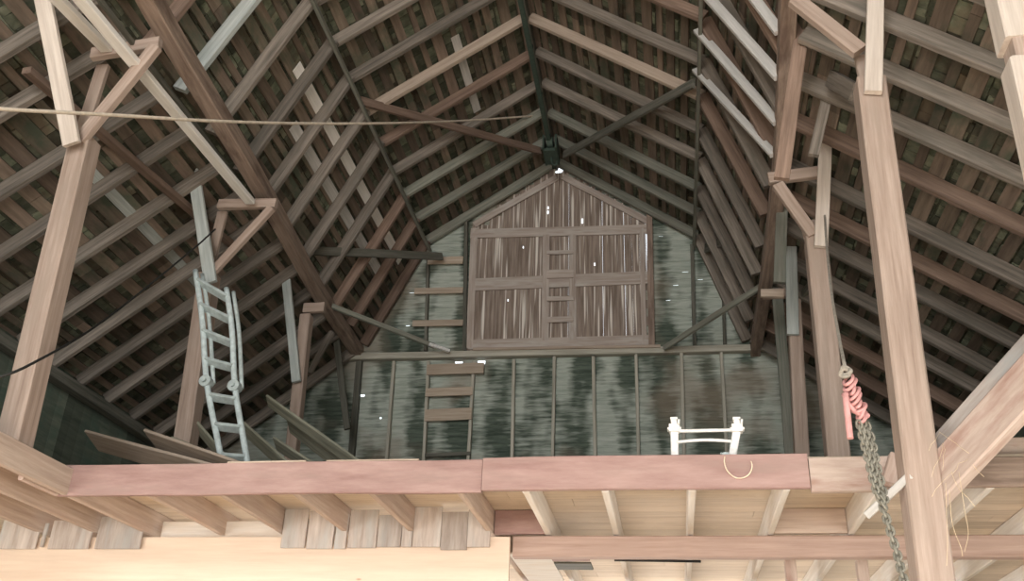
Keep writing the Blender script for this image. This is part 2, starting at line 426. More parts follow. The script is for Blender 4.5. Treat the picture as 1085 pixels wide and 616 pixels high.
while x < ER[0]:
    w = .2; top = min(roof_z(x), roof_z(min(x+w, ER[0])))
    if -5.2 < x+w/2 < 2.0:
        bm_box(bm, x, x+w-.003, YB-.03, YB, 4.6, 5.2, .9, lay)
        bm_box(bm, x, x+w-.003, YB-.03, YB, 7.8 if -3.8 < x+w/2 < .4 else 5.2, top, .9, lay)  # high gap left here is an added opening for the upper fill lamp
    else: bm_box(bm, x, x+w-.003, YB-.03, YB, 0, top, random.uniform(.6, 1.1), lay)
    x += w
tag(finish(bm, 'wall_back', 'plainwall'), kind='structure')
bm = bmesh.new(); n = 26
for i in range(n+1):
    for j in range(n+1):
        X = -9+15*i/n; Y = -12+27*j/n
        bm.verts.new((X, Y, -.02+.03*noise.noise((X*.8, Y*.8, 0))))
bm.verts.ensure_lookup_table()
for i in range(n):
    for j in range(n):
        k = i*(n+1)+j; bm.faces.new((bm.verts[k], bm.verts[k+n+1], bm.verts[k+n+2], bm.verts[k+1]))
tag(finish(bm, 'floor', 'ground'), kind='structure')

# gable siding: horizontal boards, door opening left out, small daylight holes
DX0, DX1 = aty(497, 300, YG).x, aty(689, 300, YG).x
DZ0 = aty(590, 371, YG).z; DZS = aty(503, 240, YG).z; DZA = aty(590, 176, YG).z; DXC = aty(590, 176, YG).x
holes = []
def hole(u, v, wpx, hpx): p = aty(u, v, YG); holes.append((p.x-wpx/140, p.x+wpx/140, p.z-hpx/150, p.z+hpx/150))
hole(510, 384, 9, 5); hole(486, 384, 9, 3); hole(403, 443, 2.5, 2.5); hole(384, 419, 5, 3)
for q in ((700, 250, 5, 1), (726, 288, 7, 1), (716, 302, 6, 1), (742, 296, 6, 1), (708, 318, 5, 1), (436, 310, 6, 1), (432, 345, 5, 1), (735, 340, 5, 1), (690, 268, 2, 1)): hole(*q)
gx290 = aty(688, 292, YG).z
hole(593.5, 180, 8, 8)
bm = bmesh.new(); z = 3.2; sil = 0
while z < RZ:
    h = random.choice((.14, .16, .18)); z1 = min(z+h, RZ)
    # limits from the roof at the board's lower edge
    def lim(zz):
        def inv(a, b): return a[0]+(b[0]-a[0])*(zz-a[1])/(b[1]-a[1])
        if zz < EL[1]: xl = EL[0]
        elif zz < PL[1]: xl = inv(EL, PL)
        elif zz < KL[1]: xl = inv(PL, KL)
        else: xl = inv(KL, (RX, RZ))
        if zz < ER[1]: xr = ER[0]
        elif zz < PR[1]: xr = inv(ER, PR)
        elif zz < KR[1]: xr = inv(PR, KR)
        else: xr = inv(KR, (RX, RZ))
        return xl, xr
    xl, xr = lim(z)
    ivs = [(xl, xr)]
    cut = []
    zm = (z+z1)/2
    if DZ0-.04 < zm < DZA+.02:
        hw0 = DX0+.06; hw1 = DX1-.01 if zm > gx290 else DX1-.10
        if z > DZS:
            t = (z-DZS)/(DZA-DZS); t = min(1, t+.16); hw0 = DX0+.06+(DXC-DX0-.06)*t; hw1 = DX1-.02+(DXC-DX1+.02)*t
        if hw1 > hw0: cut.append((hw0, hw1))
    sub = [(z, z1-.003)]
    hs = [h_ for h_ in holes if h_[2] < z1 and h_[3] > z]
    def boxes(a, b, za, zb, dy):
        bm_box(bm, a, b, YG+dy, YG+.02+dy, za, zb)
    dy = random.uniform(0, .012)
    for a, b in ivs:
        xs = [(a, b)]
        for c0, c1 in cut:
            nx = []
            for p, q in xs:
                if c0 > p: nx.append((p, min(q, c0)))
                if c1 < q: nx.append((max(p, c1), q))
            xs = nx
        for p, q in xs:
            segs = [(p, q)]
            for h_ in hs:
                ns = []
                for s0, s1 in segs:
                    if s0 < h_[0] and s1 > h_[1]:
                        ns += [(s0, h_[0]), (h_[1], s1)]
                        if h_[2] > z+.006: boxes(h_[0], h_[1], z, h_[2], dy)
                        if h_[3] < z1-.006: boxes(h_[0], h_[1], h_[3], z1-.003, dy)
                    else: ns.append((s0, s1))
                segs = ns
            for s0, s1 in segs: boxes(s0, s1, z, z1-.003, dy)
    z = z1
# thin lap strips behind the joints keep them dark except at the holes
tag(finish(bm, 'wall_far', 'siding'), kind='structure')
# the lower part of the far wall below the loft, with a doorway added to light the lower floor
bm = bmesh.new()
for x0 in [EL[0]+.2*i for i in range(58)]:
    x1 = min(x0+.197, ER[0])
    if -5 < x0 < 1.6: bm_box(bm, x0, x1, YG, YG+.02, 2.7, 3.2)
    else: bm_box(bm, x0, x1, YG, YG+.02, 0, 3.2)
tag(finish(bm, 'wall_far', 'siding'), kind='structure')

# ---- gable framing
def gx(u, v): return aty(u, v, YG)
yw = YG-.05
studs = [(382, 385, 373, 489, .10, 'far left, beside the whitewashed corner'), (418.4, 385, 410.9, 489, .045, 'left of the cleat ladder'), (455, 385, 450, 489, .045, 'carrying the left ends of the lower cleats'),
         (503, 385, 497, 489, .045, 'carrying the right ends of the lower cleats'), (545.2, 383, 543, 489, .045, 'first to the right of the lower cleats'), (588, 380, 586, 489, .04, 'second to the right of the lower cleats'),
         (629, 380, 631, 489, .04, 'third to the right of the lower cleats'), (674, 378, 677, 489, .04, 'fourth to the right of the lower cleats'), (722, 376, 725, 489, .04, 'behind the white ladder top, its left side'), (764, 376, 770, 489, .04, 'behind the white ladder top, its right side')]
for (u0, v0, u1, v1, w, ds) in studs:
    p1 = gx(u0, v0); p0 = gx(u1, v1)
    d = (p1-p0).normalized(); p0 = p1-d*((p1.z-LOFT)/d.z)
    p1.y = p0.y = yw
    o = timber('wall_stud', p0, p1, w if w > .06 else .05, .09, 'stud' if w < .06 else 'dark', up=(0, -1, 0))
    tag(o, f'grey wall stud below the girt, {ds}', 'stud', 'lower wall studs')
g0, g1 = gx(372, 381), gx(806, 371.5); g0.y = g1.y = YG-.07
tag(timber('wall_girt', g0, g1, .12, .11, 'stud', up=(0, 0, 1)), 'long grey horizontal girt crossing the gable wall below the hay door', 'beam')
for (u0, v0, u1, v1, w, mt, ds) in ((495, 232, 493, 374, .06, 'dark', 'thin dark stud right of the upper cleats, at the hay door left edge'), (688, 222, 691, 370, .10, 'purlin', 'brown stud at the right edge of the hay door'),
                            (455, 262, 452, 374, .05, 'dark', 'dark upper wall stud at the left ends of the upper cleats'), (733, 262, 736, 370, .06, 'dark', 'dark upper wall stud under the right roof knee'), (766, 300, 768, 370, .05, 'dark', 'short dark wall stud near the right main purlin')):
    a, b = gx(u0, v0), gx(u1, v1); a.y = b.y = YG-.06
    tag(timber('wall_stud', b, a, w, .09, mt, up=(0, -1, 0)), ds, 'stud')
# cleat ladders on the wall
for i, (u0, u1, v, th) in enumerate(((455, 492, 279, 10), (441, 492, 311, 8), (439, 492, 345, 8))):
    a, b = gx(u0, v+1), gx(u1, v); a.y = b.y = YG-.115
    tag(timber('wall_cleat', a, b, .022, th/70, 'rung', up=(0, 0, 1)), f'brown board cleat nailed left of the hay door, {("top", "middle", "bottom")[i]} one of the upper three', 'cleat', 'upper cleats')
for i, (u0, u1, v, th) in enumerate(((454, 514, 394, 13), (453, 502, 418, 10), (452, 501, 442, 14), (452, 500, 484, 4))):
    a, b = gx(u0, v+1), gx(u1, v-1); a.y = b.y = YG-.112
    tag(timber('wall_cleat', a, b, .022, th/70, 'rung' if i < 3 else 'dark', up=(0, 0, 1)),
        f'brown board cleat nailed across two studs below the girt, {("top and longest", "second from top", "third from top and widest", "lowest, thin and dark")[i]} one', 'cleat', 'lower cleats')
# thin dark cross rails behind upper cleats
# ---- hay door
dr = tag(thing('door_1', (DXC, YG-.02, DZ0), None, None), kind='structure')
bm = bmesh.new(); x = DX0+.0; k = 0
dh = []
def dhole(u, v, w, h): p = gx(u, v); dh.append((p.x, p.z, w/70, h/75))
dhole(612, 242, 4, 5); dhole(560, 303, 2, 8); dhole(577, 225, 1.6, 6); dhole(581, 220, 1.4, 5); dhole(538, 318, 1.4, 4); dhole(617, 234, 2, 8); dhole(629, 280, 1.5, 5); dhole(553, 262, 1.2, 4)
while x < DX1-.035:
    w = min(random.uniform(.10, .16), DX1-.035-x)
    xm = x+w/2; t = 1-abs(xm-DXC)/((DX1-DX0)/2)
    zt = DZS+(DZA-DZS)*max(0, t)
    if abs(xm-DXC-.04) < .06: zt -= .12
    gap = random.choice((.001, .001, .003))
    cuts = sorted([(zc-hh/2, zc+hh/2, ww) for xc, zc, ww, hh in dh if x <= xc < x+w])
    z = DZ0; dy = random.uniform(-.004, .004)
    for c0, c1, ww in cuts:
        bm_box(bm, x, x+w-gap, YG+dy, YG+.022+dy, z, c0)
        bm_box(bm, x, x+w-gap-ww, YG+dy, YG+.022+dy, c0, c1); z = c1
    bm_box(bm, x, x+w-gap, YG+dy, YG+.022+dy, z, zt)
    x += w
finish(bm, 'door_panel', 'doorboard', dr)
M['drail'] = wood('hay_door_rail', rgb(156, 140, 130), rgb(192, 180, 170), patch=rgb(190, 182, 174), var=.08)
def dpart(name, u0, v0, u1, v1, wpx, d=.03, off=0, mat='drail', dep=.03):
    a, b = gx(u0, v0), gx(u1, v1); a.y = b.y = YG-d-off
    return timber(name, a, b, dep, wpx/72, mat, dr, up=(0, 0, 1) if abs(u1-u0) > abs(v1-v0) else (1, 0, 0))
dpart('door_rail', 499, 249, 687, 244, 13)
dpart('door_rail', 498, 303, 687, 295, 17)
dpart('door_rail', 497, 366, 690, 361, 12)
dpart('door_stile', 503, 243, 498, 370, 9, off=.001); dpart('door_stile', 680, 243, 683, 366, 6, off=.001)
dpart('door_stile', 579, 250, 578, 362, 9, off=.002); dpart('door_stile', 607, 250, 607, 362, 9, off=.002)
for v, h in ((269, 5), (292, 12), (318, 6), (340, 7)): dpart('door_block', 580, v+.7, 608, v, h, off=.03)
dpart('door_header', 503, 240, 590, 190, 9, off=.02, mat='drail'); dpart('door_header', 688, 237, 597, 189, 9, off=.02, mat='drail')
# broken whitewashed patches across the joints of the door
# sill strip lit edge
a, b = gx(503, 374), gx(700, 371); a.y = b.y = YG-.14
tag(timber('sill_board', a, b, .05, .045, 'edge', up=(0, 0, 1)), 'thin tan sill board on the girt under the hay door', 'board')

# ------------------------------------------------------------------ posts with arm and strut
def post(name_label, foot, top, w, arm, strut, side, wbot=None, mat='post', sidemat='postpale', wside=.05, dside=.16):
    t = thing('post', foot, name_label, 'post')
    timber('post_timber', foot, top, w, w*1.05, mat, t, up=(0, 1, 0), ch=.012)
    if arm: timber('bracket_arm', arm[0], arm[1], .07, arm[2], mat, t, up=(0, 0, 1))
    if strut: timber('bracket_strut', strut[0], strut[1], .07, strut[2], mat, t, up=(0, 0, 1))
    for sd in side:
        timber('side_board', sd[0], sd[1], .05, sd[2], sd[3] if len(sd) > 3 else sidemat, t, up=(1, 0, 0))
    return t
def down(pa, pb, z):     # continue the line pa->pb down to height z
    d = (pb-pa).normalized(); return pa+d*((z-pa.z)/d.z)
# left near post
y = 6.0
foot = down(aty(88, 160, y), aty(22, 440, y), LOFT)
post('tall brown post at the left edge with pale board nailed on its top', foot, aty(90, 150, y), .19,
     (aty(98, 58, y-.05), aty(170, 46, y-.05), .12), (aty(84, 150, y-.1), aty(165, 50, y-.1), .11),
     [(aty(41, -25, 5.3), aty(76, 153, y-.2), .15), (aty(84, 150, y+.1), aty(110, 70, y+.1), .12, 'post')])
y = 8.8
foot = down(aty(214, 300, y), aty(195, 460, y), LOFT)
post('middle left post standing behind the aluminium ladder', foot, aty(222, 292, y), .19,
     (aty(232, 217, y-.05), aty(293, 216, y-.05), .12), (aty(224, 290, y-.1), aty(288, 221, y-.1), .09),
     [(aty(203, 168, y-.3), aty(223, 300, y-.15), .14, 'bluepale'), (aty(220, 292, y+.08), aty(236, 225, y+.08), .12, 'post')])
y = 11.2
foot = down(aty(322, 345, y), aty(313, 435, y), LOFT)
post('farthest left post, nearest the gable wall on the left', foot, aty(325, 335, y), .15,
     (aty(322, 327, y-.05), aty(344, 326, y-.05), .14), None,
     [(aty(303, 293, y-.15), aty(314, 405, y-.15), .12, 'bluepale')])
# right near post stands on the ground before the loft edge
y = 6.2
foot = down(aty(935, 200, y), aty(983, 580, y), 0)
post('large near right post rising in front of the loft edge to the roof', foot, aty(921, 90, y), .215,
     None, (aty(911, 55, y-.1), aty(842, 0, y-.1), .13),
     [(aty(928, -30, y-.16), aty(925, 98, y-.16), .13), (aty(914, 60, y+.05), aty(924, 110, y+.05), .13, 'post')])
y = 8.6
foot = down(aty(866, 270, y), aty(887, 480, y), LOFT)
post('middle right post standing behind the hoist rope', foot, aty(864, 255, y), .2,
     (aty(867, 183, y-.05), aty(814, 190, y-.05), .13), (aty(862, 250, y-.1), aty(824, 196, y-.1), .12),
     [(aty(877, 85, y-.15), aty(870, 262, y-.15), .13), (aty(855, 235, y+.02), aty(866, 275, y+.02), .15, 'post')])
y = 10.8
foot = down(aty(843, 345, y), aty(849, 470, y), LOFT)
post('farthest right post, nearest the gable wall on the right, with pale top', foot, aty(841, 320, y), .16,
     (aty(836, 311, y-.05), aty(808, 312, y-.05), .12), None,
     [(aty(838, 262, y-.13), aty(840, 355, y-.13), .14, 'bluepale')], mat='post')
# nearest post on the extreme right, cut by the frame
y = 4.75
pn = thing('post', down(aty(1064+.236*80, 60, y), aty(1064+.236*170, 150, y), 0), 'nearest pale post cut by the right photo edge, with a notch in its side', 'post')
pf = Vector(pn.location)
def npt(v, du=0): return aty(1060+(v+20)*.236+du+4, v, y)
timber('post_timber', pf, npt(70), .21, .2, 'postpale', pn, up=(0, 1, 0), ch=.012)
timber('post_core', npt(72, 4), npt(46, 4), .17, .18, 'post', pn, up=(0, 1, 0))
timber('post_top', npt(49), npt(-70), .21, .2, 'postpale', pn, up=(0, 1, 0), ch=.012)
# diagonal knee brace from the near right post to the nearest post
a, b = aty(985, 520, 6.25), aty(1130, 364, 5.37)
tag(timber('knee_brace', a, b, .10, .27, 'headerpale', up=(0, 0, 1), ch=.012), 'heavy diagonal brace rising from the near right post to the photo edge', 'brace')
a, b = aty(985, 487, 6.33), aty(1130, 325, 5.45)
tag(timber('knee_brace', a, b, .06, .15, 'greyplank', up=(0, 0, 1), ch=.008), 'grey board lying along the back upper side of the heavy diagonal brace', 'brace')
# extra uprights seen through the middle right
for (u0, v0, u1, v1, yy, w, mt, lb) in ((858, -30, 828, 190, 7.0, .13, 'rafter_red', 'leaning rust-brown board beside the right purlin, near the white repair boards'),
                                  (905, -20, 862, 165, 7.6, .10, 'rafter', 'leaning grey-brown board between middle right post and near right post'),
                                  (829, 200, 826, 300, 9.6, .13, 'rafter_green', 'short upright board hanging under the right purlin bracket'),
                                  (822, 290, 838, 487, 11.6, .14, 'rafter_green', 'dark upright board left of the farthest right post')):
    tag(timber('loose_board', aty(u1, v1, yy), aty(u0, v0, yy), .05, w, mt, up=(1, 0, 0)), lb, 'board')
tag(timber('block', aty(806, 311, 10.6), aty(830, 312, 10.6), .06, .1, 'edge'), 'tan block under the right purlin beside the farthest right post', 'block')
tag(timber('rafter_tie', aty(880, 83, 7.3), aty(905, 98, 7.0), .06, .16, 'rafter'), 'short grey tie board between the two nearer right posts', 'board')

# ------------------------------------------------------------------ braces
def brace(pa, ya, pb, yb, w, mat, lb, dep=.05, **k):
    tag(timber('brace', aty(*pa, ya), aty(*pb, yb), dep, w, mat, up=(0, 0, 1), **k), lb, 'brace')
brace((382, 107), 9.9, (572, 160), 13.0, .13, 'rafter_red', 'reddish brace from the left knee up to the ridge end above the hay door')
brace((735, 88), 9.9, (598, 164), 13.0, .13, 'dark', 'dark brace from the right knee up to the ridge end above the hay door')
brace((316, 265), 11.0, (468, 272), 13.7, .13, 'dark', 'dark brace from the left purlin across to the gable, above the thin brace')
brace((345, 322), 12.0, (460, 367), 13.75, .08, 'rafter_green', 'thin greenish brace from the left purlin down to the girt')
brace((455, 365), 13.5, (476, 372), 13.75, .05, 'whitepaint', 'short white piece standing in for the lit foot of the thin left brace')  # white colour paints the light on the end of the brace
brace((812, 238), 11.3, (748, 263), 13.7, .16, 'dark', 'short dark brace from right purlin to the roof knee')
brace((812, 300), 12.0, (704, 369), 13.75, .09, 'rafter_green', 'long thin grey brace from right purlin down to the girt')
brace((352, 352), 12.6, (328, 395), 12.6, .09, 'rafter', 'short diagonal strut under the left purlin, right of the farthest left post')
brace((356, 358), 13.2, (368, 455), 13.2, .10, 'dark', 'steep dark strut dropping from left purlin end by the gable corner')
brace((836, 330), 12.4, (860, 300), 11.0, .10, 'rafter_green', 'small strut beside the pale top of the farthest right post')

# white poles lying over the left post arms
for i, (pa, ya, pb, yb) in enumerate((((46, -16), 4.9, (113, 52), 5.9), ((78, -10), 4.9, (265, 214), 8.6))):
    a, b = aty(*pa, ya), aty(*pb, yb)
    w_ = .11
    tag(timber('white_board', a, b, w_, .06, 'white', up=(0, 0, 1)), ('short white board ending on the near left bracket', 'long white board running beside the left main purlin')[i], 'board')
tag(timber('rail', aty(100, -8, 5.2), aty(258, 200, 8.9), .04, .05, 'dark'), 'thin dark rail between the long white board and left purlin', 'rail')

# ------------------------------------------------------------------ loft edge
bot, top = 3.385, 3.625
hz = (bot+top)/2
def xat(u, y=Y_H, v=505): return aty(u, v, y).x
def hboard(u0, u1, y, mat, lb, dz=0, h=top-bot, ys2=None):
    x0 = xat(u0, y); x1 = xat(u1, y)
    return tag(timber('header_board', (x0, y, hz+dz), (x1, (ys2 or y), hz+dz), .045, h, mat, up=(0, 0, 1), wob=.01), lb, 'board', 'loft edge header boards')
hboard(66, 511, Y_H, 'header', 'long reddish header board on the left half of the loft edge')
hboard(511.5, 857, Y_H-.012, 'header', 'long reddish header board on the right half of the loft edge', dz=.008)
hboard(858, 962, Y_H+.01, 'headerpale', 'short pale header board behind the chain', dz=-.012)
hboard(985, 1130, Y_H+.02, 'purlin', 'dark brown header board right of the near right post', dz=-.01, h=.2)
hboard(1035, 1140, Y_H+.12, 'headerpale', 'pale board standing above the dark header at the right edge', dz=.18, h=.17)
xl = xat(66)
# top shims
for i, (u0, u1) in enumerate(((240, 323), (345, 443))):
    tag(timber('shim_strip', (xat(u0), Y_H+.0, top+.004), (xat(u1), Y_H+.0, top+.006), .05, .012, 'edge'), f'thin strip lying on the reddish header top, {("left", "right")[i]} one', 'strip', 'strips on the header')
# return of the loft edge towards the camera on the left
tag(timber('rim_board', (xl-.0, Y_H, hz), (xl-.03, Y_H-.42, hz+.01), .045, .24, 'headerpale', up=(0, 0, 1)), 'short rim board turning the left corner of the loft edge', 'board', 'left rim boards')
tag(timber('rim_board', (xl-.10, Y_H-.40, hz+.05), (xl-.10, Y_H-2.2, hz+.05), .045, .15, 'headerpale', up=(0, 0, 1)), 'outer rim board running from the left corner to the photo edge', 'board', 'left rim boards')
# loft deck: boards run along x
bm = bmesh.new(); lay = tone_layer(bm); y = Y_H+.03
while y < YG-.02:
    w = random.uniform(.16, .26); x = EL[0]+.02
    while x < ER[0]-.02:
        x1 = min(x+random.uniform(2.5, 4), ER[0]-.02)
        bm_box(bm, x, x1-.003, y, min(y+w-.004, YG-.02), top-.028, top, random.uniform(.78, 1.04), lay); x = x1
    y += w
y = 2.0
while y < Y_H+.02:
    bm_box(bm, EL[0]+.02, xl-.03, y, y+.196, top-.028, top, random.uniform(.78, 1.04), lay); y += .2
dk = tag(finish(bm, 'floor', 'deck'), kind='structure')
# joists
jx = [(-5.54, 2.2), (-5.02, 2.2), (-4.54, 4.2)] + [(x, Y_H+.03) for x in (-3.87, -3.29, -2.71, -2.13, -1.47, -.99, -.43, .17, .80, 1.42, 2.1, 2.75, 3.4)]
for i, (x, y0) in enumerate(jx):
    mt = 'joist' if i < 8 else 'joistwhite'
    o = timber('loft_joist', (x, y0, hz-.012), (x+random.uniform(-.02, .02), YG-.1, hz-.012), .05, .205, mt, up=(0, 0, 1))
    tag(o, f'{"brown" if i < 8 else "pale whitish"} floor joist under the loft, {nth(i+1)} from the left photo edge', 'joist', 'loft floor joists')
# blocking between joists over the girder
yb = 7.82
for i, (xa, xb_) in enumerate(((-.99, -1.47), (.80, 1.42))):
    tag(timber('blocking', (xa-(.03 if xb_ < xa else -.03), yb, hz-.012), (xb_+(.03 if xb_ < xa else -.03), yb, hz-.012), .05, .2, 'header' if i == 0 else 'joist'),
        ('dark reddish blocking between joists above the yellow board corner', 'orange-brown blocking between joists left of the chain')[i], 'blocking')
# left blocking boards (whitish) between joists at the girder
tag(timber('blocking_board', (-4.45, yb+.03, 3.43), (-2.75, yb+.03, 3.44), .03, .17, 'joistwhite'), 'whitish board behind the left joists above the yellow board', 'board')
# girder below the joists
gy = 7.86
tag(timber('girder', (-1.28, gy, 3.292), (ER[0]-.1, gy, 3.302), .12, .17, 'beam', ch=.01), 'long brown girder carrying the joists on the right', 'beam')
# second bay: white plywood, slots, rod
a = aty(545, 600, 8.0)
bm = bmesh.new(); bm_box(bm, -1.34, -1.0, 7.95, 9.6, 3.262, 3.274)
tag(finish(bm, 'plywood_panel', 'joistwhite'), 'white plywood panel under the joists right of the yellow board', 'panel')
for i, (y0, y1, mt) in enumerate(((8.02, 8.25, 'header'), (8.34, 8.62, 'dark'))):
    tag(timber('gap_strip', (-1.0, (y0+y1)/2, 3.268), (-.68, (y0+y1)/2, 3.268), y1-y0, .016, mt), ('reddish-brown strip standing in for a dark gap beside the white panel', 'dark strip standing in for a gap beside the white panel, farther back')[i], 'board')  # flat strips drawn in place of dark open gaps
bm = bmesh.new(); tube(bm, [aty(650, 590.5, 7.9)+Vector((0, .12, -.0)), aty(743, 592, 7.9)+Vector((0, .12, 0))], .011)
tag(finish(bm, 'metal_rod', 'wire'), 'thin dark metal rod below the girder', 'rod')
# posts of second bay (small pale uprights below the girder)
for i, u in enumerate((837, 913)):
    p = aty(u, 600, 8.3)
    tag(timber('lower_stud', (p.x, 8.3, 0), (p.x, 8.3, 3.28), .09, .09, 'headerpale', up=(0, 1, 0)), ('pale upright under the loft left of the chain', 'pale upright under the loft just left of the chain end')[i], 'post')
tag(timber('girder', (-7.4, 9.9, 3.20), (ER[0]-.1, 9.9, 3.20), .12, .17, 'beam', ch=.01), 'second girder farther back under the loft', 'beam')
# ---- lower front: yellow board wall and grey planks
yl_z = aty(300, 570, 7.78).z
bm = bmesh.new()
zt = aty(300, 570, 7.74).z; zt2 = aty(530, 567, 7.74).z
x0 = EL[0]+.05; x1 = aty(540, 590, 7.74).x
rows = [(zt-.46, zt), (zt-.72, zt-.464), (zt-.94, zt-.724), (zt-1.26, zt-.944)]
for i, (a_, b_) in enumerate(rows): bm_box(bm, x0, x1, 7.72, 7.76, a_, b_)
yw_ = finish(bm, 'partition_boards', 'yellow'); tag(yw_, 'new yellow wooden board wall under the loft on the left', 'board wall')
# grey planks nailed over the top of it
pl = [(-6, 40, 552, 582), (42, 46, 555, 580), (48, 96, 552, 582), (98, 150, 548, 582), (297, 323, 540, 581), (324, 352, 542, 582), (354, 366, 545, 582), (368, 398, 541, 581), (399, 424, 546, 580), (425, 436, 545, 580), (437, 466, 538, 580), (467, 494, 543, 583), (495, 518, 540, 580)]
def pnth(i): return nth(i+1)
for i, (u0, u1, v0, v1) in enumerate(pl):
    p0, p1 = aty((u0+u1)/2, v1, 7.69), aty((u0+u1)/2, v0, 7.69); w = (u1-u0)/ (1000/8.45) *.97
    p1.x = p0.x
    tag(timber('grey_plank', p0, p1, w, .02, 'greyplank', up=(0, 1, 0), ch=.003), f'short grey upright plank over the yellow boards, {pnth(i)} from the left', 'plank', 'short grey planks under the joists')

# ------------------------------------------------------------------ lumber lying on the loft
def lean(pa, ya, pb, yb2, w, lb, mat='bark', th=.03, up=(0, -.6, -1)):
    a, b = aty(*pa, ya), aty(*pb, yb2); q = down(a, b, LOFT+.03)
    if (q-a).length > 5: q = a+(q-a).normalized()*5
    tag(timber('lumber_board', a, q, w, th, mat, up=up, ends=(.3, 0)), lb, 'board', 'lumber on the loft')
lean((98, 467), 8.0, (205, 497), 7.3, .26, 'wide grey board sticking up at the left of the loft', mat='edge')
lean((130, 474), 8.3, (208, 500), 7.6, .12, 'narrow grey board just right of the leftmost sticking-up board')
lean((160, 465), 8.0, (250, 497), 7.3, .24, 'wide grey board sticking up left of the ladder', mat='edge')
lean((184, 467), 8.6, (250, 494), 8.0, .10, 'thin dark board behind the wide board left of the ladder')
lean((207, 450), 8.9, (245, 495), 8.7, .17, 'dark board leaning behind the foot of the ladder')
lean((284, 425), 9.6, (372, 488), 9.2, .17, 'long pale board leaning highest, right of the ladder')
lean((306, 450), 9.8, (360, 492), 9.5, .24, 'wide greenish board under the highest leaning board')
lean((292, 470), 9.3, (330, 495), 9.1, .18, 'short grey board at the bottom of the leaning pile')
lean((256, 452), 9.3, (300, 492), 9.1, .2, 'dark board leaning between ladder and pile')

# ------------------------------------------------------------------ aluminium ladder
def ladder():
    y1, y0 = 8.3, 8.0
    tl, tr = aty(207, 287, y1), aty(240, 306, y1)
    ml, mr = aty(219, 405, 8.15), aty(249, 410, 8.15)
    bl, br = aty(235, 490, y0), aty(262, 490, y0)
    fl = bl+(bl-ml).normalized()*((bl.z-LOFT)/-(bl-ml).normalized().z); fr = br+(br-mr).normalized()*((br.z-LOFT)/-(br-mr).normalized().z)
    t = thing('ladder', ((fl+fr)/2)[:], 'aluminium folding ladder leaning against the middle left post', 'ladder')
    def mk(name, pts, r, mat='alu', seg=10):
        bm = bmesh.new(); tube(bm, pts, r, seg); return finish(bm, name, mat, t)
    dk_ = Vector((.0, .06, .0))
    for a, m_, c in ((tl, ml, fl), (tr, mr, fr)):
        mid = a.lerp(m_, .45)+Vector((.02, 0, 0))
        mk('side_rail', spline([a, mid, m_, m_.lerp(c, .5), c], 6), .030)
        mk('side_rail', spline([a+Vector((.06, .05, -.02)), mid+Vector((.055, .05, 0)), m_+Vector((.05, .05, 0))], 6), .022, 'alu2')
        h = bmesh.new(); bmesh.ops.create_cone(h, cap_ends=True, segments=20, radius1=.06, radius2=.06, depth=.10, matrix=Matrix.Translation(m_)@Matrix.Rotation(math.pi/2, 4, 'X'))
        bmesh.ops.create_cone(h, cap_ends=True, segments=12, radius1=.022, radius2=.022, depth=.16, matrix=Matrix.Translation(m_)@Matrix.Rotation(math.pi/2, 4, 'X'))
        finish(h, 'hinge', 'alu2', t)
        f_ = bmesh.new(); bmesh.ops.create_cone(f_, cap_ends=True, segments=12, radius1=.042, radius2=.036, depth=.07, matrix=Matrix.Translation(c+Vector((0, 0, .035)))); finish(f_, 'rubber_foot', 'wire', t)
    def rail(side, s):     # s 0..1 top to mid, 1..2 mid to foot
        a, m_, c = side
        return a.lerp(m_, s) if s < 1 else m_.lerp(c, s-1)
    for s in (.10, .33, .57, .82, 1.12, 1.36, 1.6, 1.84):
        a, b = rail((tl, ml, fl), s), rail((tr, mr, fr), s)
        timber('rung', a+Vector((.01, .01, 0)), b+Vector((-.01, .01, 0)), .10, .035, 'alu2', t, up=(0, .5, 1))
ladder()

# ------------------------------------------------------------------ white ladder top behind the header
def white_top():
    y = 6.62
    bl, br = aty(715, 487, y), aty(775, 487, y); bl.z = br.z = top+.003
    tl, tr = aty(714.5, 455, y), aty(781, 455, y)
    t = thing('ladder_section', ((bl+br)/2)[:], 'white ladder end standing on the loft edge behind the header', 'ladder')
    for a, b in ((bl, tl), (br, tr)):
        timber('side_rail', a, b, .035, .055, 'whitepaint', t, up=(1, 0, 0), wob=.001)
        bm = bmesh.new(); c = b+Vector((0, 0, .02))
        bm_box(bm, c.x-.038, c.x+.038, y-.035, y+.035, c.z-.045, c.z+.01)
        bm_box(bm, c.x-.05, c.x+.05, y-.03, y+.03, c.z-.03, c.z-.015)
        bm_box(bm, c.x-.02, c.x+.02, y-.025, y+.025, c.z+.01, c.z+.055)
        bm_box(bm, c.x-.026, c.x+.026, y-.03, y+.03, c.z+.045, c.z+.062)
        tube(bm, [(c.x+.03, y-.03, c.z+.0), (c.x+.035, y-.045, c.z+.04)], .009, 8)
        finish(bm, 'end_cap', 'whitepaint', t)
    for v, r, bow, mt in ((457, .013, .0, 'whitepaint'), (469, .012, .014, 'whitepaint'), (484, .009, 0, 'alu')):
        a, b = aty(716, v, y-.01), aty(776 if v > 460 else 780, v, y-.01); b.z = a.z
        bm = bmesh.new(); tube(bm, [a.lerp(b, i/8)+Vector((0, 0, bow*math.sin(math.pi*i/8))) for i in range(9)], r)
        finish(bm, 'rung', mt, t)
    bm = bmesh.new(); c = aty(769, 483, y-.03)
    bm_box(bm, c.x-.02, c.x+.02, y-.05, y-.02, c.z-.01, c.z+.018); tube(bm, [c, c+Vector((-.035, 0, .02))], .008)
    finish(bm, 'clamp', 'alu2', t)
white_top()
